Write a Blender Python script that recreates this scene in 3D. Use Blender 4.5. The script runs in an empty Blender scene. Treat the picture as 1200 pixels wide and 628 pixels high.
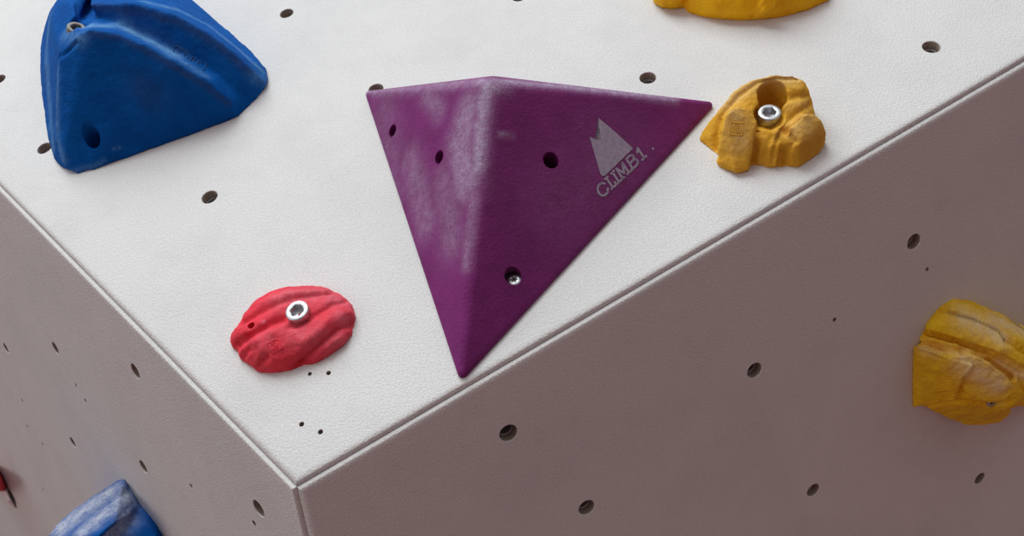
import bpy, bmesh, math, random
from mathutils import Vector, Matrix, noise
from mathutils.bvhtree import BVHTree

random.seed(4)
sc = bpy.context.scene
COL = sc.collection
V = Vector

# ------------------------------------------------------------------ camera
F = 933.0                       # focal length in pixels of a 1200 x 628 frame
PITCH = math.radians(20)
CAM = V((0.0, -0.5, 1.55))
ROT = Matrix.Rotation(math.pi / 2 + PITCH, 3, 'X')
cd = bpy.data.cameras.new('camera')
cd.sensor_width = 36.0
cd.lens = F / 1200 * 36
cd.clip_start = 0.01
cam = bpy.data.objects.new('camera', cd)
cam.location = CAM
cam.rotation_euler = (math.pi / 2 + PITCH, 0, 0)
COL.objects.link(cam)
sc.camera = cam


def ray(x, y):
    return (ROT @ V(((x - 600) / F, -(y - 314) / F, -1.0))).normalized()


# three panels of the climbing volume: outward normal, distance from the camera
NRM = {'m': V((-0.15199939, 0.56563452, 0.81052685)), 'r': V((0.38022796, -0.36871724, 0.84821831)),
       'l': V((-0.66250911, -0.35927344, 0.65727032))}
DST = {'m': -0.40692299, 'r': -0.37367381, 'l': -0.16515071}
NRM = {k: (ROT @ n).normalized() for k, n in NRM.items()}


def P(k, x, y, h=0.0):
    """point h millimetres in front of panel k, seen at (x, y)"""
    r = ray(x, y)
    return CAM + r * ((DST[k] + h * 0.001) / NRM[k].dot(r))


def frame(k, o):
    z = NRM[k]
    x = V((0, 0, 1)).cross(z).normalized()
    y = z.cross(x)
    M = Matrix((x, y, z)).transposed().to_4x4()
    M.translation = o
    return M


# ------------------------------------------------------------------ materials
def new_mat(name):
    m = bpy.data.materials.new(name)
    m.use_nodes = True
    nt = m.node_tree
    b = nt.nodes['Principled BSDF']
    return m, nt, b


def nz(nt, scale, detail=4, rough=.6, vec=None):
    n = nt.nodes.new('ShaderNodeTexNoise')
    n.inputs['Scale'].default_value = scale
    n.inputs['Detail'].default_value = detail
    n.inputs['Roughness'].default_value = rough
    if vec is not None:
        nt.links.new(vec, n.inputs['Vector'])
    return n.outputs['Fac']


def ramp(nt, src, a, b, ca=(0, 0, 0, 1), cb=(1, 1, 1, 1)):
    r = nt.nodes.new('ShaderNodeValToRGB')
    r.color_ramp.elements[0].position = a
    r.color_ramp.elements[1].position = b
    r.color_ramp.elements[0].color = ca
    r.color_ramp.elements[1].color = cb
    nt.links.new(src, r.inputs[0])
    return r.outputs[0]


def mixc(nt, fac, a, b):
    m = nt.nodes.new('ShaderNodeMix')
    m.data_type = 'RGBA'
    for s, v in ((m.inputs[0], fac), (m.inputs[6], a), (m.inputs[7], b)):
        if isinstance(v, (tuple, list)):
            s.default_value = (*v, 1)
        elif isinstance(v, (int, float)):
            s.default_value = v
        else:
            nt.links.new(v, s)
    return m.outputs[2]


def mth(nt, op, a, b):
    m = nt.nodes.new('ShaderNodeMath')
    m.operation = op
    m.use_clamp = True
    for s, v in zip(m.inputs, (a, b)):
        if isinstance(v, (int, float)):
            s.default_value = v
        else:
            nt.links.new(v, s)
    return m.outputs[0]


def objvec(nt, scale=None):
    t = nt.nodes.new('ShaderNodeTexCoord').outputs['Object']
    if scale:
        mp = nt.nodes.new('ShaderNodeMapping')
        mp.inputs['Scale'].default_value = scale
        nt.links.new(t, mp.inputs['Vector'])
        t = mp.outputs[0]
    return t


def bump(nt, b, srcs):
    prev = None
    for src, strength, dist in srcs:
        n = nt.nodes.new('ShaderNodeBump')
        n.inputs['Strength'].default_value = strength
        n.inputs['Distance'].default_value = dist
        nt.links.new(src, n.inputs['Height'])
        if prev:
            nt.links.new(prev, n.inputs['Normal'])
        prev = n.outputs[0]
    nt.links.new(prev, b.inputs['Normal'])


def wall_mat():
    m, nt, b = new_mat('gritty_wall_paint')
    v = objvec(nt)
    smudge = ramp(nt, nz(nt, 9, 6, .65, v), .46, .72)
    smudge2 = ramp(nt, nz(nt, 26, 5, .7, v), .50, .74)
    grit = ramp(nt, nz(nt, 800, 3, .7, v), .36, .62)
    c = mixc(nt, mth(nt, 'MULTIPLY', smudge, .30), (.735, .742, .735), (.50, .51, .52))
    c = mixc(nt, mth(nt, 'MULTIPLY', smudge2, .14), c, (.44, .44, .45))
    c = mixc(nt, mth(nt, 'MULTIPLY', mth(nt, 'SUBTRACT', 1.0, grit), .40), c, (.45, .44, .43))
    nt.links.new(c, b.inputs['Base Color'])
    b.inputs['Roughness'].default_value = .8
    b.inputs['Specular IOR Level'].default_value = .25
    bump(nt, b, [(nz(nt, 850, 2, .5, v), .55, .0008), (nz(nt, 330, 2, .5, v), .20, .0008)])
    return m


def resin_mat(name, base, alt, chalk, rough=.62, grain=500, spec=.16):
    m, nt, b = new_mat(name)
    v = objvec(nt)
    c = mixc(nt, ramp(nt, nz(nt, 45, 5, .65, v), .38, .66), base, alt)
    at = nt.nodes.new('ShaderNodeAttribute')
    at.attribute_name = 'chalk'  # chalky wear together with painted highlights
    n1 = ramp(nt, nz(nt, 150, 6, .75, v), .30, .66)
    n2 = ramp(nt, nz(nt, 900, 3, .7, v), .35, .62)
    k = mth(nt, 'MULTIPLY', at.outputs['Fac'], mth(nt, 'ADD', mth(nt, 'MULTIPLY', n1, .75), .25))
    k = mth(nt, 'MULTIPLY', k, mth(nt, 'ADD', mth(nt, 'MULTIPLY', n2, .5), .5))
    c = mixc(nt, k, c, chalk)
    fine = ramp(nt, nz(nt, 1100, 2, .6, v), .3, .7)
    dk = nt.nodes.new('ShaderNodeMix')
    dk.data_type = 'RGBA'
    dk.blend_type = 'MULTIPLY'
    dk.inputs[0].default_value = .2
    nt.links.new(c, dk.inputs[6])
    nt.links.new(fine, dk.inputs[7])
    gr = nt.nodes.new('ShaderNodeAttribute')
    gr.attribute_name = 'grime_and_shade'  # dirt together with painted shade
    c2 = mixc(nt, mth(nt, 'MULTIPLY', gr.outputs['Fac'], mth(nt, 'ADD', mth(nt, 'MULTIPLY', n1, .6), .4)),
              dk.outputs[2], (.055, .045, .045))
    nt.links.new(c2, b.inputs['Base Color'])
    b.inputs['Roughness'].default_value = rough
    b.inputs['Specular IOR Level'].default_value = spec
    bump(nt, b, [(nz(nt, grain, 3, .65, v), .5, .0009), (nz(nt, 110, 3, .5, v), .22, .0014)])
    return m


def plain(name, col, rough, metal=0.0):
    m, nt, b = new_mat(name)
    v = objvec(nt)
    c = mixc(nt, ramp(nt, nz(nt, 380, 4, .6, v), .35, .7), col, tuple(x * .72 for x in col))
    nt.links.new(c, b.inputs['Base Color'])
    b.inputs['Roughness'].default_value = rough
    b.inputs['Metallic'].default_value = metal
    return m


WALL = wall_mat()
WOOD = plain('raw_plywood', (.34, .285, .235), .85)
STEEL = plain('zinc_steel', (.60, .61, .63), .42, 1.0)
TNUT = plain('dull_tee_nut_steel', (.52, .53, .54), .5, .75)
DULL = plain('tarnished_steel', (.30, .29, .27), .6, .7)
PURPLE = resin_mat('purple_resin', (.200, .022, .160), (.160, .0160, .122), (.50, .44, .58))
BLUE = resin_mat('blue_resin', (.0015, .098, .40), (.001, .072, .315), (.22, .46, .72), rough=.85, spec=.06)
BLUE_CHALKED = resin_mat('chalked_blue_resin', (.0015, .098, .40), (.001, .072, .315), (.72, .75, .80), rough=.85, spec=.06)
YELLOW = resin_mat('yellow_resin', (.80, .43, .035), (.68, .34, .022), (.74, .56, .27))
YELLOW3 = resin_mat('sunny_yellow_resin', (1.0, .64, .022), (.90, .51, .012), (1.0, .88, .60))
YELLOW2 = resin_mat('bright_yellow_resin', (.98, .56, .010), (.86, .44, .007), (.97, .80, .48))
RED = resin_mat('red_resin', (.80, .045, .075), (.66, .030, .052), (.78, .28, .36))
GREY = plain('pale_grey_resin', (.95, .95, .93), .3)
PAINT = plain('worn_lilac_print', (.36, .30, .40), .7)
BLUE_STAMP = plain('blue_stamp', (.016, .10, .33), .6)


# ------------------------------------------------------------------ object helpers
def link(name, me, mat, parent=None, kind=None):
    o = bpy.data.objects.new(name, me)
    COL.objects.link(o)
    if mat:
        me.materials.clear()
        me.materials.append(mat)
    if parent:
        o.parent = parent
    return o


def bm_mesh(bm, name='m'):
    me = bpy.data.meshes.new(name)
    bmesh.ops.recalc_face_normals(bm, faces=bm.faces)
    bm.to_mesh(me)
    bm.free()
    return me


def hull(bm, pts):
    vs = [bm.verts.new(p) for p in pts]
    r = bmesh.ops.convex_hull(bm, input=vs)
    junk = [g for g in r['geom_interior'] if isinstance(g, bmesh.types.BMVert)]
    junk += [g for g in r['geom_unused'] if isinstance(g, bmesh.types.BMVert)]
    bmesh.ops.delete(bm, geom=list(set(junk)), context='VERTS')


def ball(c, r, n=10):
    out = []
    for i in range(n + 1):
        t = math.pi * i / n
        for j in range(2 * n):
            a = math.pi * j / n
            out.append(c + V((math.sin(t) * math.cos(a), math.sin(t) * math.sin(a), math.cos(t))) * r)
    return out


def tube(bm, pts, rads):
    for (a, ra), (b, rb) in zip(zip(pts, rads), zip(pts[1:], rads[1:])):
        hull(bm, ball(a, ra, 7) + ball(b, rb, 7))


def cyl(bm, c, axis, r0, r1, z0, z1, seg=28):
    """cylinder / cone along axis from c+axis*z0 (radius r0) to c+axis*z1 (radius r1)"""
    x = axis.orthogonal().normalized()
    y = axis.cross(x)
    a = [c + axis * z0 + (x * math.cos(t) + y * math.sin(t)) * r0 for t in [2 * math.pi * i / seg for i in range(seg)]]
    b = [c + axis * z1 + (x * math.cos(t) + y * math.sin(t)) * r1 for t in [2 * math.pi * i / seg for i in range(seg)]]
    va = [bm.verts.new(p) for p in a]
    vb = [bm.verts.new(p) for p in b]
    for i in range(seg):
        j = (i + 1) % seg
        bm.faces.new((va[i], va[j], vb[j], vb[i]))
    bm.faces.new(va[::-1])
    bm.faces.new(vb)


def lathe(bm, prof, M, seg=32, shapes=None, cap=True):
    """rings (radius, z[, hex?]) about local z of M"""
    rings = []
    for q in prof:
        r, z = q[0], q[1]
        hx = len(q) > 2 and q[2]
        ring = []
        for i in range(seg):
            t = 2 * math.pi * i / seg
            rr = r
            if hx:
                d = (t % (math.pi / 3)) - math.pi / 6
                rr = r * math.cos(math.pi / 6) / math.cos(d)
            ring.append(bm.verts.new(M @ V((rr * math.cos(t), rr * math.sin(t), z))))
        rings.append(ring)
    for a, b in zip(rings, rings[1:]):
        for i in range(seg):
            j = (i + 1) % seg
            bm.faces.new((a[i], a[j], b[j], b[i]))
    if cap:
        bm.faces.new(rings[0][::-1])
        bm.faces.new(rings[-1])


def evaluated(me, mods):
    """mesh after a list of modifier settings; temporary objects are removed again"""
    o = bpy.data.objects.new('tmp', me)
    COL.objects.link(o)
    extra = []
    for typ, kw in mods:
        m = o.modifiers.new('x', typ)
        for a, b in kw.items():
            if a == 'cutter':
                c = bpy.data.objects.new('tmpc', b)
                COL.objects.link(c)
                extra.append(c)
                m.object = c
                m.operation = 'DIFFERENCE'
                m.solver = 'EXACT'
            else:
                setattr(m, a, b)
    bpy.context.view_layer.update()
    dg = bpy.context.evaluated_depsgraph_get()
    out = bpy.data.meshes.new_from_object(o.evaluated_get(dg), depsgraph=dg)
    bpy.data.objects.remove(o)
    for c in extra:
        bpy.data.objects.remove(c)
    return out


class Hold:
    """one cast hold: union of hulls, carved, remeshed, smoothed, then worked over with strokes"""

    def __init__(self, name, k, foot, mat, label, cat='climbing hold', group=None):
        self.k, self.mat = k, mat
        self.n = NRM[k]
        o = bpy.data.objects.new(name, None)
        COL.objects.link(o)
        o.empty_display_size = .02
        self.M = frame(k, P(k, *foot))
        o.matrix_world = self.M
        o['label'] = label
        o['category'] = cat
        if group:
            o['group'] = group
        self.root = o
        self.add = bmesh.new()
        self.cut = bmesh.new()
        self.ncut = 0

    def pts(self, l):
        return [P(self.k, *q) for q in l]

    def hull(self, l):
        hull(self.add, self.pts(l))

    def carve_hull(self, l):
        hull(self.cut, self.pts(l))
        self.ncut += 1

    def carve_tube(self, l, rads):
        tube(self.cut, self.pts(l), [r * .001 for r in rads])
        self.ncut += 1

    def carve_cyl(self, q, r0, r1, z0, z1, axis=None):
        cyl(self.cut, P(self.k, *q), axis or self.n, r0 * .001, r1 * .001, z0 * .001, z1 * .001)
        self.ncut += 1

    def solid(self, voxel, iters, fac=.5):
        voxel *= .001
        me = bm_mesh(self.add)
        me = evaluated(me, [('REMESH', dict(mode='VOXEL', voxel_size=voxel))])
        if self.ncut:
            cm = evaluated(bm_mesh(self.cut), [('REMESH', dict(mode='VOXEL', voxel_size=voxel * .8))])
            me = evaluated(me, [('BOOLEAN', dict(cutter=cm)), ('REMESH', dict(mode='VOXEL', voxel_size=voxel))])
        me = evaluated(me, [('SMOOTH', dict(factor=fac, iterations=iters))])
        bm = bmesh.new()
        bm.from_mesh(me)
        seen, best = set(), []
        for v in bm.verts:
            if v in seen:
                continue
            isl, todo = [], [v]
            seen.add(v)
            while todo:
                a = todo.pop()
                isl.append(a)
                for ed in a.link_edges:
                    b = ed.other_vert(a)
                    if b not in seen:
                        seen.add(b)
                        todo.append(b)
            if len(isl) > len(best):
                best = isl
        keep = set(best)
        bmesh.ops.delete(bm, geom=[v for v in bm.verts if v not in keep], context='VERTS')
        bm.to_mesh(me)
        bm.free()
        # the back stays flat on the panel
        o = self.M.translation
        for v in me.vertices:
            h = (v.co - o).dot(self.n)
            if h < .0006:
                v.co += self.n * (.0001 - h)
        self.me = me
        self.bvh()

    def bvh(self):
        self.tree = BVHTree.FromPolygons([v.co for v in self.me.vertices], [p.vertices for p in self.me.polygons])

    def on(self, x, y):
        return self.tree.ray_cast(CAM, ray(x, y))[0]

    def path(self, l, step=3.0):
        out = []
        for (a, b) in zip(l, l[1:]):
            n = max(1, int(math.dist(a, b) / step))
            for i in range(n):
                t = i / n
                p = self.on(a[0] + (b[0] - a[0]) * t, a[1] + (b[1] - a[1]) * t)
                if p:
                    out.append(p)
        p = self.on(*l[-1])
        if p:
            out.append(p)
        return out

    def stroke(self, l, rad, depth):
        """push the surface in (depth < 0) or out along a path seen at these pixels"""
        pts = self.path(l)
        if not pts:
            return
        rad *= .001
        depth *= .001
        o = self.M.translation
        nn = [v.normal.copy() for v in self.me.vertices]
        for v, n in zip(self.me.vertices, nn):
            if (v.co - o).dot(self.n) < .0008:
                continue
            d = min((v.co - p).length_squared for p in pts)
            if d < rad * rad * 6:
                v.co += n * depth * math.exp(-d / (rad * rad))
        self.me.update()

    def rough(self, amp, scale, seed=0.0):
        o = self.M.translation
        nn = [v.normal.copy() for v in self.me.vertices]
        for v, n in zip(self.me.vertices, nn):
            if (v.co - o).dot(self.n) > .0012:
                v.co += n * amp * .001 * noise.fractal(v.co * scale + V((seed, seed, seed)), 1.0, 2.0, 3)
        self.me.update()

    def holes(self, l):
        """drill: (x, y, radius, depth below the surface, axis or None)"""
        bm = bmesh.new()
        self.drilled = []
        for x, y, r, dep, ax in l:
            p = self.on(x, y)
            ax = ax or self.n
            cyl(bm, p, ax, r * .001, r * .001, -dep * .001, .03)
            self.drilled.append(p)
        old = self.me
        self.me = evaluated(old, [('BOOLEAN', dict(cutter=bm_mesh(bm.copy())))])
        if len(self.me.vertices) < .6 * len(old.vertices):
            self.me = evaluated(old, [('BOOLEAN', dict(cutter=bm_mesh(bm.copy()), use_self=True))])
            print('retry', self.root.name, len(old.vertices), len(self.me.vertices))
        bm.free()

    def paint(self, attr, strokes):
        """wear, plus light and shade put into the colour: (path, radius mm, amount)"""
        me = self.me
        val = [0.0] * len(me.vertices)
        for l, rad, amt in strokes:
            pts = self.path(l, 4.0)
            rad *= .001
            for i, v in enumerate(me.vertices):
                if not pts:
                    continue
                d = min((v.co - p).length_squared for p in pts)
                if d < rad * rad * 6:
                    val[i] = max(val[i], amt * math.exp(-d / (rad * rad)))
        self.paints = getattr(self, 'paints', {})
        self.paints[attr] = val

    def finish(self, name='body', sharp=50):
        me = self.me
        for a, val in getattr(self, 'paints', {}).items():
            at = me.attributes.get(a) or me.attributes.new(a, 'FLOAT', 'POINT')
            at.data.foreach_set('value', val)
        me.transform(self.M.inverted())
        for p in me.polygons:
            p.use_smooth = True
        me.set_sharp_from_angle(angle=math.radians(sharp))
        self.body = link(name, me, self.mat, self.root)
        return self.body

    def local(self, bm, name, mat, parent=None, smooth=None):
        me = bm_mesh(bm)
        me.transform(self.M.inverted())
        if smooth:
            for p in me.polygons:
                p.use_smooth = True
            me.set_sharp_from_angle(angle=math.radians(smooth))
        return link(name, me, mat, parent or self.root)

    def bolt(self, q, r=7.2, hgt=8.5, label='silver socket-head bolt', ax=None):
        """cap screw whose head top is at q = (x, y, h)"""
        p = P(self.k, *q)
        M = frame(self.k, p)
        s = r / 8 * .001
        bm = bmesh.new()
        z = hgt / r * 8
        lathe(bm, [(4.8 * s, -z * s - .006), (4.8 * s, -z * s), (7.6 * s, -z * s), (8 * s, (-z + .5) * s), (8 * s, -.9 * s), (7.8 * s, -.35 * s), (7.2 * s, 0),
                   (5.4 * s, 0), (5.1 * s, -.35 * s, True), (4.9 * s, -.8 * s, True), (4.9 * s, -5.0 * s, True), (1.0 * s, -5.9 * s)], M, 36)
        o = self.local(bm, 'bolt', STEEL, smooth=32)
        o['label'] = label
        return o


# ------------------------------------------------------------------ the panels of the wall
C = P('m', 344, 573)
EDGE_R = (P('m', 1200, 72) - C).normalized()
EDGE_L = (P('m', 0, 222) - C).normalized()
EDGE_V = NRM['r'].cross(NRM['l']).normalized()
if EDGE_V.dot(P('r', 357, 628) - C) < 0:
    EDGE_V = -EDGE_V
TH = .030


def inner_corner():
    A = Matrix((NRM['m'], NRM['r'], NRM['l']))
    return C + A.inverted() @ V((-TH, -TH, -TH))


CI = inner_corner()


def panel(name, k, e1, e2, l1, l2, far, holes, pits, label):
    """slab with mitred, rounded front edges along e1 and e2; holes drilled through the face"""
    n = NRM[k]
    gap = .00012
    fr = [C, C + e1 * l1] + far + [C + e2 * l2]
    cen = sum(fr, V()) / len(fr)
    i1 = ((cen - C) - e1 * (cen - C).dot(e1)).normalized()      # in-plane directions away from each edge
    i2 = ((cen - C) - e2 * (cen - C).dot(e2)).normalized()
    sinphi = e1.cross(e2).length
    bm = bmesh.new()
    rows = []
    # rounded lip: distance from the joint, depth below the face (mm)
    for d, z in ((6.8, 0), (5.6, .06), (4.5, .25), (3.4, .58), (2.3, 1.12), (1.2, 1.95), (.4, 2.80), (0, 3.40), (0, TH * 1000)):
        d = d * .001 + gap
        o = (CI - C) * (z * .001 / TH)
        rows.append([bm.verts.new(p) for p in (C + e1 * l1 + o + i1 * d, C + o + (e1 + e2) * (d / sinphi), C + e2 * l2 + o + i2 * d)])
    ff = [bm.verts.new(p) for p in far]
    fb = [bm.verts.new(p - n * TH) for p in far]
    bm.faces.new([rows[0][1], rows[0][0]] + ff + [rows[0][2]])
    bm.faces.new([rows[-1][1], rows[-1][0]] + fb + [rows[-1][2]])
    for a, b in zip(rows, rows[1:]):
        for i in (0, 1):
            bm.faces.new((a[i], a[i + 1], b[i + 1], b[i]))
    for i in range(len(far) - 1):
        bm.faces.new((ff[i], ff[i + 1], fb[i + 1], fb[i]))
    bm.faces.new([r[0] for r in rows] + [fb[0], ff[0]])
    bm.faces.new([r[2] for r in rows] + [fb[-1], ff[-1]])
    me = bm_mesh(bm)
    cb = bmesh.new()
    for x, y in holes:
        p = P(k, x, y)
        lathe(cb, [(.0059, -.024), (.0059, -.0006), (.0061, -.0002), (.0065, .0004)], frame(k, p), 36)
    for x, y, r in pits:
        cyl(cb, P(k, x, y), n, r * .0007, r * .001, -.005, .0002, 16)
    # union of the two cutter pieces first
    cm = bm_mesh(cb)
    me = evaluated(me, [('BOOLEAN', dict(cutter=cm))])
    bm = bmesh.new()
    bm.from_mesh(me)
    bmesh.ops.triangulate(bm, faces=[f for f in bm.faces if len(f.verts) > 4])
    bm.to_mesh(me)
    bm.free()
    o = bpy.data.objects.new(name, me)
    M = frame(k, cen)
    me.transform(M.inverted())
    for p in me.polygons:
        p.use_smooth = True
    me.set_sharp_from_angle(angle=math.radians(28))
    COL.objects.link(o)
    o.matrix_world = M
    me.materials.clear()
    me.materials.append(WALL)
    me.materials.append(WOOD)
    Mi = M.inverted()
    spots = [(Mi @ P(k, x, y), .0075) for x, y in holes] + [(Mi @ P(k, x, y), r * .001 + .001) for x, y, r in pits]
    zf = spots[0][0].z
    for p in me.polygons:
        if p.center.z < zf - .0008 and any((p.center - q).xy.length < r for q, r in spots):
            p.material_index = 1
    o['kind'] = 'structure'
    o['label'] = label
    o['category'] = 'wall'
    # the threaded steel nut at the bottom of each hole
    for x, y in holes:
        bm = bmesh.new()
        p = P(k, x, y) 
        T = M.inverted() @ frame(k, p)
        lathe(bm, [(.0057, -.0235), (.0057, -.0065), (.0054, -.0060), (.0047, -.0060), (.0043, -.0065), (.0046, -.0075), (.0043, -.0085), (.0046, -.0095),
                   (.0043, -.0105), (.0043, -.0230), (.0005, -.0232)], T, 28)
        t = link('tee_nut', bm_mesh(bm), TNUT, o)
        for q in t.data.polygons:
            q.use_smooth = True
        t.data.set_sharp_from_angle(angle=math.radians(35))
    return o


MAIN_HOLES = [(335.8, 15.6), (440.5, 104.5), (759.2, 91.1), (1091.6, 54.9), (245.5, 230.8), (608, -4), (-1.5, 93), (52, 173.6)]
MAIN_PITS = [(363, 438, 1.3), (385, 437, 1.5), (353.5, 497, 1.6), (375.5, 506, 1.6)]
RIGHT_HOLES = [(596.1, 507.7), (687.6, 594.9), (884.4, 434.2), (953.2, 574.5), (1071.2, 283.3), (1148.4, 560.8)]
RIGHT_PITS = [(1086.5, 315.5, 1.6), (978, 374.5, 1.7)]
LEFT_HOLES = [(65, 408), (158.5, 435), (303, 596), (85.5, 518.5), (168, 547), (7, 408)]
LEFT_PITS = [(26, 469, 2.2), (32, 499, 2.2), (50, 520, 2.2), (100, 469, 2.0), (224, 569, 1.8), (298, 613, 2.2), (50.5, 573.5, 2.2), (89, 451, 1.8)]

panel('wall_front', 'm', EDGE_R, EDGE_L, .85, 1.0, [P('m', 1420, -160), P('m', -330, -160)], MAIN_HOLES, MAIN_PITS, 'bright off-white gritty panel that carries the purple pyramid')
panel('wall_right', 'r', EDGE_V, EDGE_R, .30, .85, [P('r', 620, 800), P('r', 1330, 740)], RIGHT_HOLES, RIGHT_PITS, 'shaded pinkish panel with the yellow layered hold')
panel('wall_left', 'l', EDGE_L, EDGE_V, 1.0, .30, [P('l', -70, 560), P('l', -40, 645)], LEFT_HOLES, LEFT_PITS, 'grey side panel with narrow-looking holes and the blue wedge hold')


# ------------------------------------------------------------------ purple pyramid volume
def purple():
    H = Hold('pyramid_volume', 'm', (600, 225), PURPLE,
             'large purple three-sided pyramid volume with chalked ridge and pale mountain logo', 'climbing volume')
    cor = [P('m', 428, 109), P('m', 838.5, 122.5), P('m', 540, 448.5)]
    cen = sum(cor, V()) / 3
    pts = []
    for i, c in enumerate(cor):
        a_, b_ = (cor[(i + 1) % 3] - c).normalized(), (cor[(i + 2) % 3] - c).normalized()
        half = math.acos(a_.dot(b_)) / 2
        bis = (a_ + b_).normalized()
        side = H.n.cross(bis)
        for r, h in ((.0030, 0), (.0030, .0022), (.0023, .0033)):
            o = c + bis * (.0030 / math.sin(half)) + H.n * h
            for j in range(13):
                t = (j / 12 - .5) * (math.pi - 2 * half)
                pts.append(o + (-bis * math.cos(t) + side * math.sin(t)) * r)
    hull(H.add, pts + ball(P('m', 578, 117, 58.5), .0148, 18))
    bm = H.add
    bmesh.ops.triangulate(bm, faces=bm.faces[:])
    for it in range(9):
        long_ = [e for e in bm.edges if e.calc_length() > .0045]
        if not long_:
            break
        bmesh.ops.subdivide_edges(bm, edges=long_, cuts=1)
        bmesh.ops.triangulate(bm, faces=[f for f in bm.faces if len(f.verts) > 3])
    H.me = bm_mesh(bm)
    H.bvh()
    nl = (P('m', 428, 112) - P('m', 540, 447)).cross(P('m', 574, 95, 72) - P('m', 540, 447)).normalized()
    nl = nl if nl.dot(H.n) > 0 else -nl
    nr = (P('m', 838, 122) - P('m', 540, 447)).cross(P('m', 574, 95, 72) - P('m', 540, 447)).normalized()
    nr = nr if nr.dot(H.n) > 0 else -nr
    tree = H.tree
    H.paint('chalk', [([(572, 97), (566, 118), (563, 145), (560, 195)], 6, 1.0), ([(560, 190), (552, 260), (546, 310)], 4.5, .5), ([(590, 100), (576, 104)], 6, .6),
                      ([(548, 130), (538, 165), (545, 215)], 12, .85), ([(520, 215), (530, 280)], 14, .40), ([(480, 190), (500, 260)], 13, .45),
                      ([(440, 108), (510, 102), (560, 96)], 5, .55), ([(500, 110), (515, 130)], 8, .5),
                      ([(560, 95), (600, 96), (660, 101), (740, 110), (790, 116)], 3.6, 1.0), ([(430, 108), (500, 101), (560, 94)], 3.0, .7), ([(585, 158), (600, 159)], 1.5, .8),
                      ([(456, 165), (453, 172)], 1.5, .6), ([(450, 130), (470, 250)], 18, .22), ([(660, 240), (720, 180)], 30, .10)])
    me0 = H.me
    pv = H.paints['chalk']
    at = me0.attributes.new('chalk', 'FLOAT', 'POINT')
    at.data.foreach_set('value', pv)
    H.paints = {}
    H.holes([(460, 153, 4.6, 30, (nl * .8 + H.n * .2).normalized()), (514.5, 184, 4.6, 32, (nl * .8 + H.n * .2).normalized()), (645.5, 187.5, 5.3, 34, (nr * .6 + H.n * .4).normalized()), (601, 323, 5.4, 12, (nr * .4 + H.n * .6).normalized())])
    H.finish(sharp=45)
    # screw in the lower hole
    p = H.drilled[3]
    hh = (p - H.M.translation).dot(H.n)
    M = frame('m', p - H.n * .0048)
    bm = bmesh.new()
    prof = [(.0022, -.008), (.0022, -.003), (.0044, -.0004), (.0047, 0), (.0036, .0007), (.0023, .0008)]
    seg = 40
    rings = []
    for r, z in prof:
        rings.append([bm.verts.new(M @ V((r * math.cos(2 * math.pi * i / seg), r * math.sin(2 * math.pi * i / seg), z))) for i in range(seg)])
    for rr, z in ((.0021, .0006), (.0020, -.002)):
        rings.append([bm.verts.new(M @ V(((rr + .0006 * math.cos(6 * 2 * math.pi * i / seg) - .0004) * math.cos(2 * math.pi * i / seg),
                                           (rr + .0006 * math.cos(6 * 2 * math.pi * i / seg) - .0004) * math.sin(2 * math.pi * i / seg), z))) for i in range(seg)])
    for a, b in zip(rings, rings[1:]):
        for i in range(seg):
            j = (i + 1) % seg
            bm.faces.new((a[i], a[j], b[j], b[i]))
    bm.faces.new(rings[-1])
    bm.faces.new(rings[0][::-1])
    s = H.local(bm, 'screw', STEEL, smooth=35)
    s['label'] = 'small silver star-drive screw'

    # printed logo, lying on the lower right face
    def at_(x, y):
        hit = tree.ray_cast(CAM, ray(x, y))
        return hit[0] + nr * .00022
    bm = bmesh.new()
    poly = [(701.1, 138.3), (716, 150.5), (741, 173.2), (741, 174.8), (709, 205.6), (705.5, 206.3), (703.3, 203.5), (690.8, 160.3), (697, 163.2), (704.2, 164.4)]
    vs = [bm.verts.new(at_(*q)) for q in poly]
    f = bm.faces.new(vs)
    bmesh.ops.triangulate(bm, faces=[f])
    H.local(bm, 'mountain_print', PAINT)
    glyphs = {'C': [[(.95, .75), (.75, .97), (.4, 1), (.12, .8), (.05, .5), (.12, .2), (.4, 0), (.75, .03), (.95, .25)]],
              'L': [[(.3, 0), (.3, 1)], [(.05, 1), (.55, 1)], [(.05, 0), (1, 0), (1, .25)]],
              'I': [[(.5, 0), (.5, 1)], [(.1, 0), (.9, 0)], [(.1, 1), (.9, 1)]],
              'M': [[(.15, 0), (.15, 1), (.5, .25), (.85, 1), (.85, 0)], [(0, 0), (.3, 0)], [(.7, 0), (1, 0)]],
              'B': [[(.2, 0), (.2, 1), (.65, 1), (.85, .85), (.85, .65), (.65, .52), (.2, .52)], [(.65, .52), (.95, .4), (.95, .12), (.7, 0), (.05, 0)]],
              '1': [[(.15, .75), (.5, 1), (.5, 0)], [(.15, 0), (.85, 0)]]}
    lay = [('C', 705.0, 714.5), ('L', 716.3, 722.0), ('I', 723.0, 727.2), ('M', 728.0, 738.2), ('B', 739.5, 749.0), ('1', 751.3, 758.2)]
    cap = V((-7.6, -11.6))
    bm = bmesh.new()
    w = 1.25
    for ch, x0, x1 in lay:
        for st in glyphs[ch]:
            pp = []
            for s_, t_ in st:
                x = x0 + (x1 - x0) * s_
                pp.append(V((x, 231.5 - (x - 706) * .95)) + cap * t_)
            for a, b in zip(pp, pp[1:]):
                d = (b - a).normalized()
                nn = V((-d.y, d.x)) * w
                a2, b2 = a - d * w * .8, b + d * w * .8
                vs = [bm.verts.new(at_(*q)) for q in (a2 + nn, b2 + nn, b2 - nn, a2 - nn)]
                bm.faces.new(vs)
    dot = V((764.8, 174.3))
    bm.faces.new([bm.verts.new(at_(dot.x + 1.5 * math.cos(a), dot.y + 1.5 * math.sin(a))) for a in [math.pi * i / 5 for i in range(10)]])
    H.local(bm, 'letter_print', PAINT)


purple()


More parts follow.
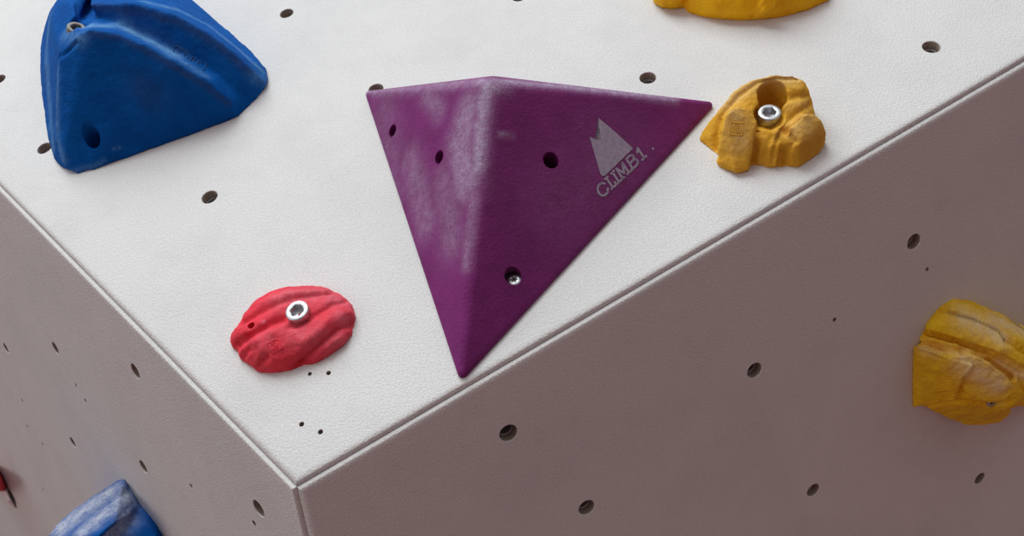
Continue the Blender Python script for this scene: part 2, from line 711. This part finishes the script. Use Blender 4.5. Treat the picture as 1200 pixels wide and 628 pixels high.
# ------------------------------------------------------------------ raised maker marks
def mark(H, x, y, sx, sy, ang, mat, parent, amp=.0005, square=True):
    """square with a ring and dot, pressed into the resin, drawn as fine raised lines"""
    bm = bmesh.new()
    ca, sa = math.cos(ang), math.sin(ang)
    loops = [([(math.cos(t) * .62, math.sin(t) * .62) for t in [2 * math.pi * i / 20 for i in range(21)]]),
             ([(math.cos(t) * .26, math.sin(t) * .26) for t in [2 * math.pi * i / 14 for i in range(15)]])]
    if square:
        loops.append([(-1, -1), (1, -1), (1, 1), (-1, 1), (-1, -1)])
    for l in loops:
        pts = []
        for u, v in l:
            q = H.on(x + (u * ca - v * sa) * sx, y + (u * sa + v * ca) * sy)
            if q:
                pts.append(q)
        for a, b in zip(pts, pts[1:]):
            hull(bm, ball(a, amp, 4) + ball(b, amp, 4))
    return H.local(bm, 'maker_mark', mat, parent, smooth=60)


# ------------------------------------------------------------------ red hold
def red():
    H = Hold('footchip_hold', 'm', (348, 390), RED, 'low oval red hold with wavy grooves and a silver bolt', group=None)
    out = [(271, 402), (273, 394), (279, 388), (287, 372), (300, 356), (318, 345), (340, 339), (362, 337), (384, 339), (402, 347), (414, 358), (418, 372), (415, 384),
           (414, 392), (404, 405), (386, 418), (370, 427), (356, 429), (340, 435), (320, 438), (302, 437), (296, 431), (282, 422), (279, 413), (273, 409)]
    cx, cy = 346, 389
    # layered dome: shrinking outlines at rising height
    for s0, h0, s1, h1 in ((1.0, 0, .97, 4.5), (.97, 4.5, .86, 9.5), (.86, 9.5, .66, 13.5), (.66, 13.5, .36, 15.5)):
        for i in range(len(out)):
            a, b = out[i], out[(i + 1) % len(out)]
            l = []
            for s, h in ((s0, h0), (s1, h1)):
                for q in (a, b, (cx, cy)):
                    p3 = P('m', cx + (q[0] - cx) * s, cy + (q[1] - cy) * s)
                    l.append(p3 + H.n * h * .001)
            hull(H.add, l)
    H.solid(.9, 7)
    g = H.stroke
    g([(283, 378), (300, 368), (325, 355), (345, 348), (372, 344), (402, 340)], 2.6, -2.6)
    g([(276, 404), (296, 390), (318, 378), (330, 374)], 3.2, -3.4)
    g([(352, 427), (366, 413), (384, 396), (400, 384), (416, 378)], 3.0, -3.4)
    g([(340, 382), (352, 378), (372, 368), (392, 356), (412, 352)], 2.4, -1.8)
    g([(300, 431), (312, 420)], 2.2, -2.0)
    g([(284, 418), (292, 410)], 2.0, -1.6)
    g([(286, 392), (306, 382)], 3, 1.4)
    g([(300, 400), (330, 384)], 4, 1.5)
    g([(360, 400), (390, 372), (408, 366)], 3.6, 1.2)
    g([(375, 412), (400, 396)], 3.4, 1.2)
    g([(300, 358), (340, 343), (380, 341)], 3, 1.0)
    g([(347, 365)], 8.5, -2.2)
    g([(295, 381)], 3, -1.2)
    H.rough(.45, 180, 1)
    H.bvh()
    H.paint('chalk', [([(330, 350), (380, 345), (405, 355)], 9, .55), ([(345, 390), (400, 400)], 10, .4), ([(310, 400)], 9, .4), ([(309, 377)], 1.2, 1.0),
                      ([(398, 372), (412, 380)], 6, .5)])
    at = H.me.attributes.new('chalk', 'FLOAT', 'POINT')
    at.data.foreach_set('value', H.paints['chalk'])
    H.paints = {}
    p = H.on(348, 365)
    hh = (p - H.M.translation).dot(H.n) * 1000
    H.holes([(294.5, 381.5, 2.3, 9, None)])
    b = H.finish()
    H.bolt((347.5, 363.5, hh + 5.2), hgt=7.5)
    mark(H, 322, 405.5, 6.5, 6.2, -.5, RED, b, .0004)


red()


# ------------------------------------------------------------------ yellow hold beside the purple pyramid
def yellow_a():
    H = Hold('pinch_hold', 'm', (895, 158), YELLOW, 'yellow hold with a deep bolt pocket beside the right tip of the purple pyramid')
    # main body
    H.hull([(818, 165, 0), (822, 157, 0), (840, 182, 0), (862, 193, 0), (915, 197, 0), (948, 188, 0), (960, 176, 0), (960, 150, 0), (935, 128, 0), (900, 122, 0), (860, 128, 0),
            (824, 152, 4), (842, 129, 16), (860, 106, 26), (880, 93, 31), (905, 87, 33), (930, 88, 31), (940, 92, 29), (948, 104, 24), (950, 124, 18),
            (872, 160, 16), (900, 172, 12), (930, 168, 14), (940, 140, 20), (850, 150, 14)])
    # finger
    H.hull([(838, 190, 0), (842, 196, 0), (865, 204, 0), (878, 200, 0), (885, 185, 0), (850, 175, 0),
            (841, 186, 5), (862, 200, 4.5), (876, 196, 5.5), (846, 152, 20), (853, 131, 28), (863, 124, 31), (876, 124, 31), (885, 130, 29), (888, 145, 25), (884, 172, 14), (850, 134, 28)])
    # right lower lump
    H.hull([(920, 158, 18), (926, 150, 22), (944, 132, 25), (956, 132, 23), (964, 141, 19), (968, 155, 12), (967, 165, 0), (958, 182, 0), (936, 197, 0), (921, 196, 0), (966, 172, 3),
            (928, 192, 3), (926, 172, 14), (938, 168, 17)])
    # upper right shoulder
    H.hull([(934, 89, 30), (944, 95, 28), (950, 110, 23), (950, 126, 18), (930, 126, 20), (920, 120, 22), (922, 112, 24), (945, 120, 0), (920, 130, 0)])
    # sloping strips at the bottom centre
    H.hull([(895, 196, 0), (908, 197, 0), (910, 194, 4), (898, 192, 4), (900, 170, 15), (915, 145, 21), (925, 140, 21), (912, 172, 14)])
    # pocket for the bolt
    H.carve_tube([(902, 133, 24), (900, 108, 44)], [10.5, 12])
    H.carve_cyl((902, 133, 10), 9.0, 10.0, 0, 30)
    H.solid(.9, 5)
    g = H.stroke
    g([(846, 134), (866, 112), (888, 97), (912, 92), (938, 92)], 1.6, -1.5)
    g([(888, 132), (889, 150), (884, 180), (880, 195)], 2.4, -3.6)
    g([(843, 140), (838, 160), (840, 184)], 2.2, -2.8)
    g([(950, 122), (935, 132), (920, 146), (912, 162), (904, 192)], 2.0, -1.8)
    g([(920, 152), (930, 166), (922, 178), (920, 194)], 2.2, -2.4)
    g([(920, 118), (936, 112), (948, 112)], 2.4, -1.6)
    g([(905, 160), (900, 178), (896, 193)], 1.8, -1.2)
    g([(925, 146), (946, 134)], 3, .8)
    g([(912, 140), (908, 155)], 2, .8)
    H.rough(.5, 160, 3)
    H.bvh()
    H.paint('chalk', [([(850, 120), (875, 100), (905, 90), (938, 92)], 6, .95), ([(860, 135), (866, 165)], 9, .75), ([(935, 150), (955, 140)], 8, .75), ([(925, 125), (945, 120)], 5, .3)])  # pale highlights on the lit tops put into the colour
    H.paint('grime_and_shade', [([(908, 163), (914, 152)], 1.6, .6), ([(905, 172)], 1.0, .5), ([(890, 108), (912, 104)], 6, .25)])  # pocket stroke is shade put into the colour; small marks are dirt
    b = H.finish()
    H.bolt((902, 131, 22), hgt=10)
    mark(H, 863.5, 151, 7.2, 7.2, .12, YELLOW, b, .00035)


yellow_a()


# ------------------------------------------------------------------ yellow hold at the top
def yellow_c():
    H = Hold('jug_hold', 'm', (868, 0), YELLOW2, 'rounded yellow hold cut off by the top of the picture', group=None)
    H.hull([(762, -6, 0), (766, 4, 0), (775, 9.5, 0), (786, 11, 0), (803, 9, 0), (815, -10, 0), (800, -50, 0), (770, -40, 0),
            (766, -6, 10), (775, 1, 10), (790, 2, 10), (800, -20, 24), (780, -25, 20)])
    H.hull([(800, 6, 0), (805, 15, 0), (822, 20, 0), (842, 23, 0), (866, 24.5, 0), (890, 23.5, 0), (920, 20, 0), (948, 12, 0), (974, 0, 0), (982, -20, 0), (960, -75, 0), (880, -85, 0), (810, -60, 0),
            (808, 4, 9), (840, 12, 10), (870, 14, 10), (900, 12, 10), (940, 2, 10), (968, -12, 10), (820, -30, 30), (870, -40, 38), (920, -40, 34), (955, -50, 24), (880, -90, 38)])
    H.hull([(884, 23.5, 0), (898, 23, 0), (893, 15, 11), (906, 3, 17), (912, 4, 16), (915, -20, 30), (900, -20, 30), (886, 16, 9)])
    H.solid(1.2, 6)
    H.stroke([(882, 20), (892, 10), (904, -2)], 1.8, -1.2)
    H.stroke([(805, 12), (806, -10)], 2.2, -1.5)
    H.rough(.6, 120, 5)
    H.finish()


yellow_c()


# ------------------------------------------------------------------ yellow hold on the right-hand panel
def yellow_b():
    H = Hold('layered_hold', 'r', (1120, 420), YELLOW3, 'yellow layered block hold on the shaded panel, cut off at its right side', group=None)
    # upper slab of the stack
    H.hull([(1083, 386, 0), (1086, 378, 0), (1100, 360, 0), (1117, 349.5, 0), (1134, 351, 0), (1150, 358, 0), (1180, 380, 0), (1190, 420, 0), (1100, 400, 0),
            (1089, 386, 7), (1116, 362, 9), (1138, 356, 8), (1175, 369, 14), (1205, 386, 18), (1260, 420, 26),
            (1140, 402, 26), (1170, 412, 36), (1215, 436, 44), (1250, 452, 46), (1180, 392, 30), (1225, 415, 38)])
    # thin band under it
    H.hull([(1076, 398, 0), (1082, 388, 0), (1140, 400, 0), (1190, 440, 0), (1100, 400, 13), (1125, 404, 20), (1160, 416, 32), (1205, 440, 43), (1240, 462, 46), (1200, 420, 36), (1190, 455, 38)])
    # lower body
    H.hull([(1070, 407, 0), (1069, 440, 0), (1069, 477, 0), (1082, 474, 0), (1110, 440, 0), (1085, 398, 0), (1120, 400, 0),
            (1074, 406, 4), (1085, 410, 11), (1073, 476, 3), (1107, 419, 21), (1140, 428, 32), (1117, 468, 21), (1130, 440, 30), (1112, 444, 22)])
    H.hull([(1100, 404, 4), (1125, 408, 20), (1107, 419, 21), (1150, 418, 33), (1185, 445, 40), (1192, 458, 42), (1178, 468, 40), (1150, 470, 32), (1134, 462, 26), (1120, 430, 18), (1110, 450, 0), (1150, 470, 0), (1140, 420, 0)])
    H.hull([(1086, 478, 2), (1100, 482, 5), (1112, 490, 4), (1132, 498, 9), (1152, 498.5, 14), (1170, 495, 21), (1183, 487, 30), (1186, 473, 40), (1150, 462, 30), (1112, 462, 12), (1100, 465, 0), (1140, 480, 0), (1170, 470, 0)])
    H.hull([(1184, 440, 30), (1200, 450, 42), (1240, 470, 48), (1240, 490, 40), (1200, 476, 34), (1186, 472, 32), (1190, 450, 0), (1220, 470, 0)])
    H.hull([(1070, 470, 0), (1074, 474, 2), (1108, 420, 10), (1112, 468, 13), (1100, 480, 5), (1140, 440, 27), (1140, 472, 26), (1180, 470, 38), (1150, 450, 30), (1120, 490, 10), (1160, 490, 12), (1085, 440, 0), (1150, 470, 0)])
    H.hull([(1186, 474, 40), (1180, 455, 40), (1200, 462, 42), (1202, 474, 38), (1190, 440, 40), (1176, 480, 34), (1190, 470, 20), (1170, 470, 0), (1200, 470, 0)])
    H.solid(.9, 4)
    g = H.stroke
    g([(1085, 389), (1110, 396), (1140, 406), (1170, 420), (1198, 438)], 2.2, -3.0)
    g([(1100, 362), (1125, 371), (1150, 378), (1172, 390), (1178, 400)], 1.6, -1.4)
    g([(1178, 400), (1200, 415)], 1.6, -1.0)
    g([(1122, 430), (1134, 452), (1146, 468)], 3.0, -1.6)
    g([(1107, 419), (1112, 440), (1117, 466)], 2.2, 1.4)
    g([(1078, 412), (1106, 420)], 2.2, -1.2)
    g([(1128, 411), (1160, 424), (1190, 446)], 2.6, -3.0)
    g([(1090, 476), (1118, 468), (1142, 472), (1160, 474)], 2.6, -2.4)
    g([(1150, 440), (1175, 452)], 5, 1.6)
    g([(1190, 398), (1200, 404)], 5, 1.5)
    g([(1118, 466), (1128, 474)], 4, 2)
    g([(1160, 398), (1172, 408), (1184, 410)], 2.0, .9)
    H.rough(.9, 110, 8)
    H.rough(.35, 420, 2)
    H.bvh()
    H.paint('chalk', [([(1130, 372), (1160, 386), (1172, 394)], 9, 1.0), ([(1165, 374), (1198, 388)], 7, 1.0), ([(1132, 425), (1150, 438), (1170, 452)], 10, 1.0), ([(1170, 425), (1198, 440)], 5, .8), ([(1085, 408), (1110, 412)], 6, .55)])  # chalky diagonal face, plus lit upper facets brightened by colour
    H.paint('grime_and_shade', [([(1112, 366), (1140, 374), (1168, 386), (1176, 398)], 1.6, .75), ([(1082, 430), (1085, 460)], 10, .10), ([(1125, 490), (1165, 488)], 9, .22), ([(1185, 376), (1200, 386)], 1.8, .75), ([(1092, 414), (1108, 420)], 1.5, .4), ([(1120, 386), (1150, 408)], 2, .25)])  # darker along the creases, on the left facet and on the belly
    for a in ('chalk', 'grime_and_shade'):
        at = H.me.attributes.new(a, 'FLOAT', 'POINT')
        at.data.foreach_set('value', H.paints[a])
    H.paints = {}
    p = H.on(1170, 474)
    H.holes([(1170, 474, 5.2, 9, None)])
    H.finish()
    hh = (p - H.M.translation).dot(H.n) * 1000
    q = p - H.n * .0045
    M = frame('r', q)
    bm = bmesh.new()
    lathe(bm, [(.003, -.006), (.0048, -.004), (.0050, -.0006), (.0046, 0), (.0032, 0), (.0029, -.0006, True), (.0028, -.004, True), (.0006, -.0045)], M, 30)
    o = H.local(bm, 'bolt', TNUT, smooth=32)
    o['label'] = 'dark recessed bolt'


yellow_b()


# ------------------------------------------------------------------ big blue hold
def blue():
    H = Hold('ridged_hold', 'm', (170, 110), BLUE, 'big blue two-ridged wedge hold in the top left of the bright panel')
    # under facet + main ridge
    H.hull([(47, 70, 0), (48, 110, 0), (56, 165, 0), (63, 188, 0), (70, 196, 0), (90, 205, 0), (110, 200, 0), (171, 176, 0), (230, 157, 0), (279, 138, 0), (297, 120, 0), (300, 90, 0), (220, 20, 0), (140, -20, 0), (60, 10, 0),
            (92, 40, 74), (104, 35, 76), (136, 38, 71), (171, 53, 61), (202, 70, 50), (237, 92, 35), (268, 116, 16), (72, 64, 62), (66, 116, 38), (65, 168, 15), (74, 190, 9)])
    H.hull([(58, 14, 45), (70, 2, 58), (62, 34, 54), (86, 6, 70), (92, 36, 72), (80, 50, 67), (72, 64, 62), (68, 90, 50), (47, 66, 0), (47, 100, 0), (49, 50, 12), (52, 30, 26), (120, 100, 0), (90, -40, 20)])
    # second ridge behind
    H.hull([(58, 14, 45), (70, 2, 58), (62, 34, 52), (84, 8, 68), (90, 30, 68), (47, 60, 0), (50, 40, 10), (60, 10, 0), (120, -60, 0), (110, -20, 40)])
    H.hull([(104, 5, 70), (160, 4, 72), (205, 17, 63), (240, 36, 49), (270, 58, 34), (296, 82, 18), (312, 96, 5), (316, 93, 0), (314, 82, 0), (296, 60, 0), (272, 48, 0), (248, 31, 0), (212, 0, 0), (180, -40, 0),
            (120, -60, 0), (110, -25, 45), (160, -30, 46), (279, 138, 0), (300, 118, 0), (312, 102, 0), (140, 60, 20), (220, 80, 15)])
    H.carve_tube([(118, 4, 97), (128, 11, 93), (150, 20, 86), (200, 40, 72), (240, 66, 52), (275, 92, 32), (305, 115, 15)], [9, 14, 15, 14, 12, 10, 8])
    H.carve_tube([(90, 31, 66), (91.5, 18, 74), (94, -14, 98)], [7.6, 7.6, 9.0])
    H.solid(1.3, 11)
    g = H.stroke
    g([(88, 50), (78, 60), (70, 66)], 2.2, -2.5)
    g([(280, 128), (288, 110), (300, 100)], 6, -2)
    H.rough(.5, 60, 2)
    H.rough(.2, 300, 4)
    H.bvh()
    H.paint('chalk', [([(105, 30), (140, 30), (175, 47), (205, 64)], 7, .9), ([(205, 66), (240, 88)], 4, .45), ([(170, 2), (210, 12), (245, 30), (280, 58), (308, 84)], 4, .6), ([(58, 25), (54, 60), (58, 120), (62, 170)], 8, .5),  # chalky ridge wear, plus lit groove band and left strip brightened in colour
                      ([(75, 40), (95, 45)], 6, .5), ([(68, 80), (67, 120), (67, 160), (74, 188)], 3.5, .5), ([(85, 200), (112, 194), (122, 188)], 2, .45), ([(134, 174), (140, 173)], 1.5, .45), ([(300, 90), (312, 95)], 6, .4)])
    H.paint('grime_and_shade', [([(108, 40), (140, 44), (172, 60), (204, 78), (240, 100), (268, 122)], 2.6, .45), ([(110, 8), (170, 14), (215, 28), (255, 52), (290, 82)], 4, .42), ([(165, 100), (180, 115)], 12, .22)])  # dirt under the ridge; the groove's upper band is painted shade
    for a in ('chalk', 'grime_and_shade'):
        at = H.me.attributes.new(a, 'FLOAT', 'POINT')
        at.data.foreach_set('value', H.paints[a])
    H.paints = {}
    p1 = H.on(88, 20)
    H.holes([(107, 159, 6.6, 24, None)])
    b = H.finish()
    ax = (P('m', 93, 4, 84) - P('m', 90, 32, 66)).normalized()
    bm = bmesh.new()
    M = ax.to_track_quat('Z', 'Y').to_matrix().to_4x4()
    M.translation = P('m', 90, 32, 66)
    lathe(bm, [(.004, -.0075), (.0066, -.007), (.0068, -.0008), (.0062, 0), (.0046, 0), (.0042, -.0006, True), (.0041, -.0045, True), (.0008, -.005)], M, 32)
    o = H.local(bm, 'bolt', DULL, smooth=32)
    o['label'] = 'dull bolt deep in the upper hole'
    # stamped name plate in the groove
    bm = bmesh.new()
    bx = V((207.5, 53.5))
    ux = V((34, 20.5))
    uy = V((-4.6, 8.2))

    def q_(u, v):
        q = bx + ux * u + uy * v
        return H.on(q.x, q.y)
    runs = [[(0, 0), (1.0, 0), (1.06, .5), (1.0, 1), (0, 1), (-.06, .5), (0, 0)]]
    gl = {'C': [[(.9, .1), (.2, .1), (.1, .5), (.2, .9), (.9, .9)]], 'O': [[(.2, .1), (.8, .1), (.9, .5), (.8, .9), (.2, .9), (.1, .5), (.2, .1)]],
          'R': [[(.15, .9), (.15, .1), (.8, .1), (.8, .5), (.15, .5)], [(.5, .5), (.85, .9)]], 'E': [[(.85, .1), (.15, .1), (.15, .9), (.85, .9)], [(.15, .5), (.7, .5)]]}
    for i, ch in enumerate('CORE'):
        for st in gl[ch]:
            runs.append([(.08 + .22 * i + .18 * s,   .12 + .76 * t) for s, t in st])
    for st in runs:
        pts = [q_(*x) for x in st]
        for a, c in zip(pts, pts[1:]):
            if a and c:
                hull(bm, ball(a, .0003, 4) + ball(c, .0003, 4))
    H.local(bm, 'stamped_name', BLUE_STAMP, b, smooth=60)


blue()


# ------------------------------------------------------------------ holds on the left-hand panel
def blue_b():
    H = Hold('wedge_hold', 'l', (165, 600), BLUE_CHALKED, 'blue wedge hold with a chalky white top at the bottom left')
    H.hull([(140, 561.5, 0), (146, 561, 0), (152, 571, 0), (161, 588, 0), (166, 594, 0), (120, 590, 0),
            (137, 563, 3), (118, 575, 18), (90, 594, 38), (72, 608, 52), (56, 628, 66), (50, 645, 70), (112, 632, 48), (135, 612, 30), (155, 592, 8)])
    H.hull([(150, 590, 0), (156, 592, 7), (118, 626, 45), (56, 628, 64), (50, 645, 70), (100, 655, 56), (140, 605, 22), (120, 640, 0), (112, 632, 48), (118, 634, 42)])
    H.hull([(160, 587, 0), (170, 597, 0), (181, 611, 0), (191, 628, 0), (205, 655, 0), (160, 660, 0), (150, 600, 0),
            (156, 594, 6), (140, 610, 22), (118, 632, 42), (100, 655, 56), (120, 680, 50), (175, 615, 6), (186, 635, 8)])
    H.solid(1.2, 10)
    H.stroke([(156, 590), (140, 606), (118, 626)], 2.0, -1.2)
    H.stroke([(152, 574), (120, 592), (90, 612)], 4, -1.8)
    H.rough(.8, 90, 4)
    H.bvh()
    H.paint('chalk', [([(128, 578), (100, 596), (72, 618)], 14, 1.0), ([(148, 582), (120, 602), (98, 622)], 12, 1.0), ([(150, 602), (130, 622)], 10, 1.0)])
    H.finish()


blue_b()


def red_b():
    H = Hold('corner_hold', 'l', (0, 560), RED, 'red hold showing only its tip at the left side of the picture')
    H.hull([(-6, 542, 0), (0, 552.5, 0), (4, 562, 0), (8.2, 572, 0), (7, 574, 0), (-8, 574, 0),
            (-4, 556, 20), (2, 572.5, 9), (-2, 574.5, 14), (-14, 570, 40), (-16, 580, 36)])
    H.solid(1.4, 4)
    H.rough(.6, 90, 4)
    H.finish()


red_b()


def grey_b():
    H = Hold('screw_on_hold', 'l', (13, 585), GREY, 'narrow pale grey hold seen edge-on just below the red tip at the left side')
    H.hull([(9, 573, 0), (13.5, 584, 0), (20, 597, 0), (14, 595, 0), (6, 577, 0),
            (6.5, 574.5, 6), (2.5, 576, 9), (8.5, 588, 10), (12.5, 586, 6), (8, 574, 4)])
    H.solid(1.2, 3)
    H.finish()


grey_b()


# ------------------------------------------------------------------ light
w = bpy.data.worlds.new('hall')
sc.world = w
w.use_nodes = True
nt = w.node_tree
bg = nt.nodes['Background']
tc = nt.nodes.new('ShaderNodeTexCoord')
sep = nt.nodes.new('ShaderNodeSeparateXYZ')
nt.links.new(tc.outputs['Generated'], sep.inputs[0])
mr = nt.nodes.new('ShaderNodeMapRange')
mr.inputs['From Min'].default_value = -1
mr.inputs['From Max'].default_value = 1
nt.links.new(sep.outputs['Z'], mr.inputs['Value'])
rp = nt.nodes.new('ShaderNodeValToRGB')
el = rp.color_ramp.elements
el[0].position = .0
el[0].color = (.165, .080, .078, 1)
el[1].position = 1.0
el[1].color = (.72, .74, .77, 1)
e = el.new(.45)
e.color = (.235, .145, .14, 1)
e = el.new(.62)
e.color = (.36, .35, .36, 1)
nt.links.new(mr.outputs[0], rp.inputs[0])
nt.links.new(rp.outputs[0], bg.inputs['Color'])
bg.inputs['Strength'].default_value = 1.0


def area(name, loc, target, sx, sy, power, col):
    l = bpy.data.lights.new(name, 'AREA')
    l.shape = 'RECTANGLE'
    l.size, l.size_y = sx, sy
    l.energy = power
    l.color = col
    o = bpy.data.objects.new(name, l)
    COL.objects.link(o)
    o.location = loc
    o.rotation_euler = (V(target) - V(loc)).to_track_quat('-Z', 'Y').to_euler()
    return o


area('skylight', (-1.3, -1.6, 4.6), (0, .1, 1.6), 2.4, 2.0, 118, (.945, .99, 1.0))
area('side_fill', (-3.6, -2.0, 1.0), (0, .1, 1.5), 2.2, 1.8, 26, (1.0, .985, .97))  # unseen area light added to brighten the left panel

sc.view_settings.view_transform = 'Standard'
sc.view_settings.look = 'None'
sc.view_settings.exposure = 0
sc.view_settings.gamma = 1
sc.view_settings.use_curve_mapping = False
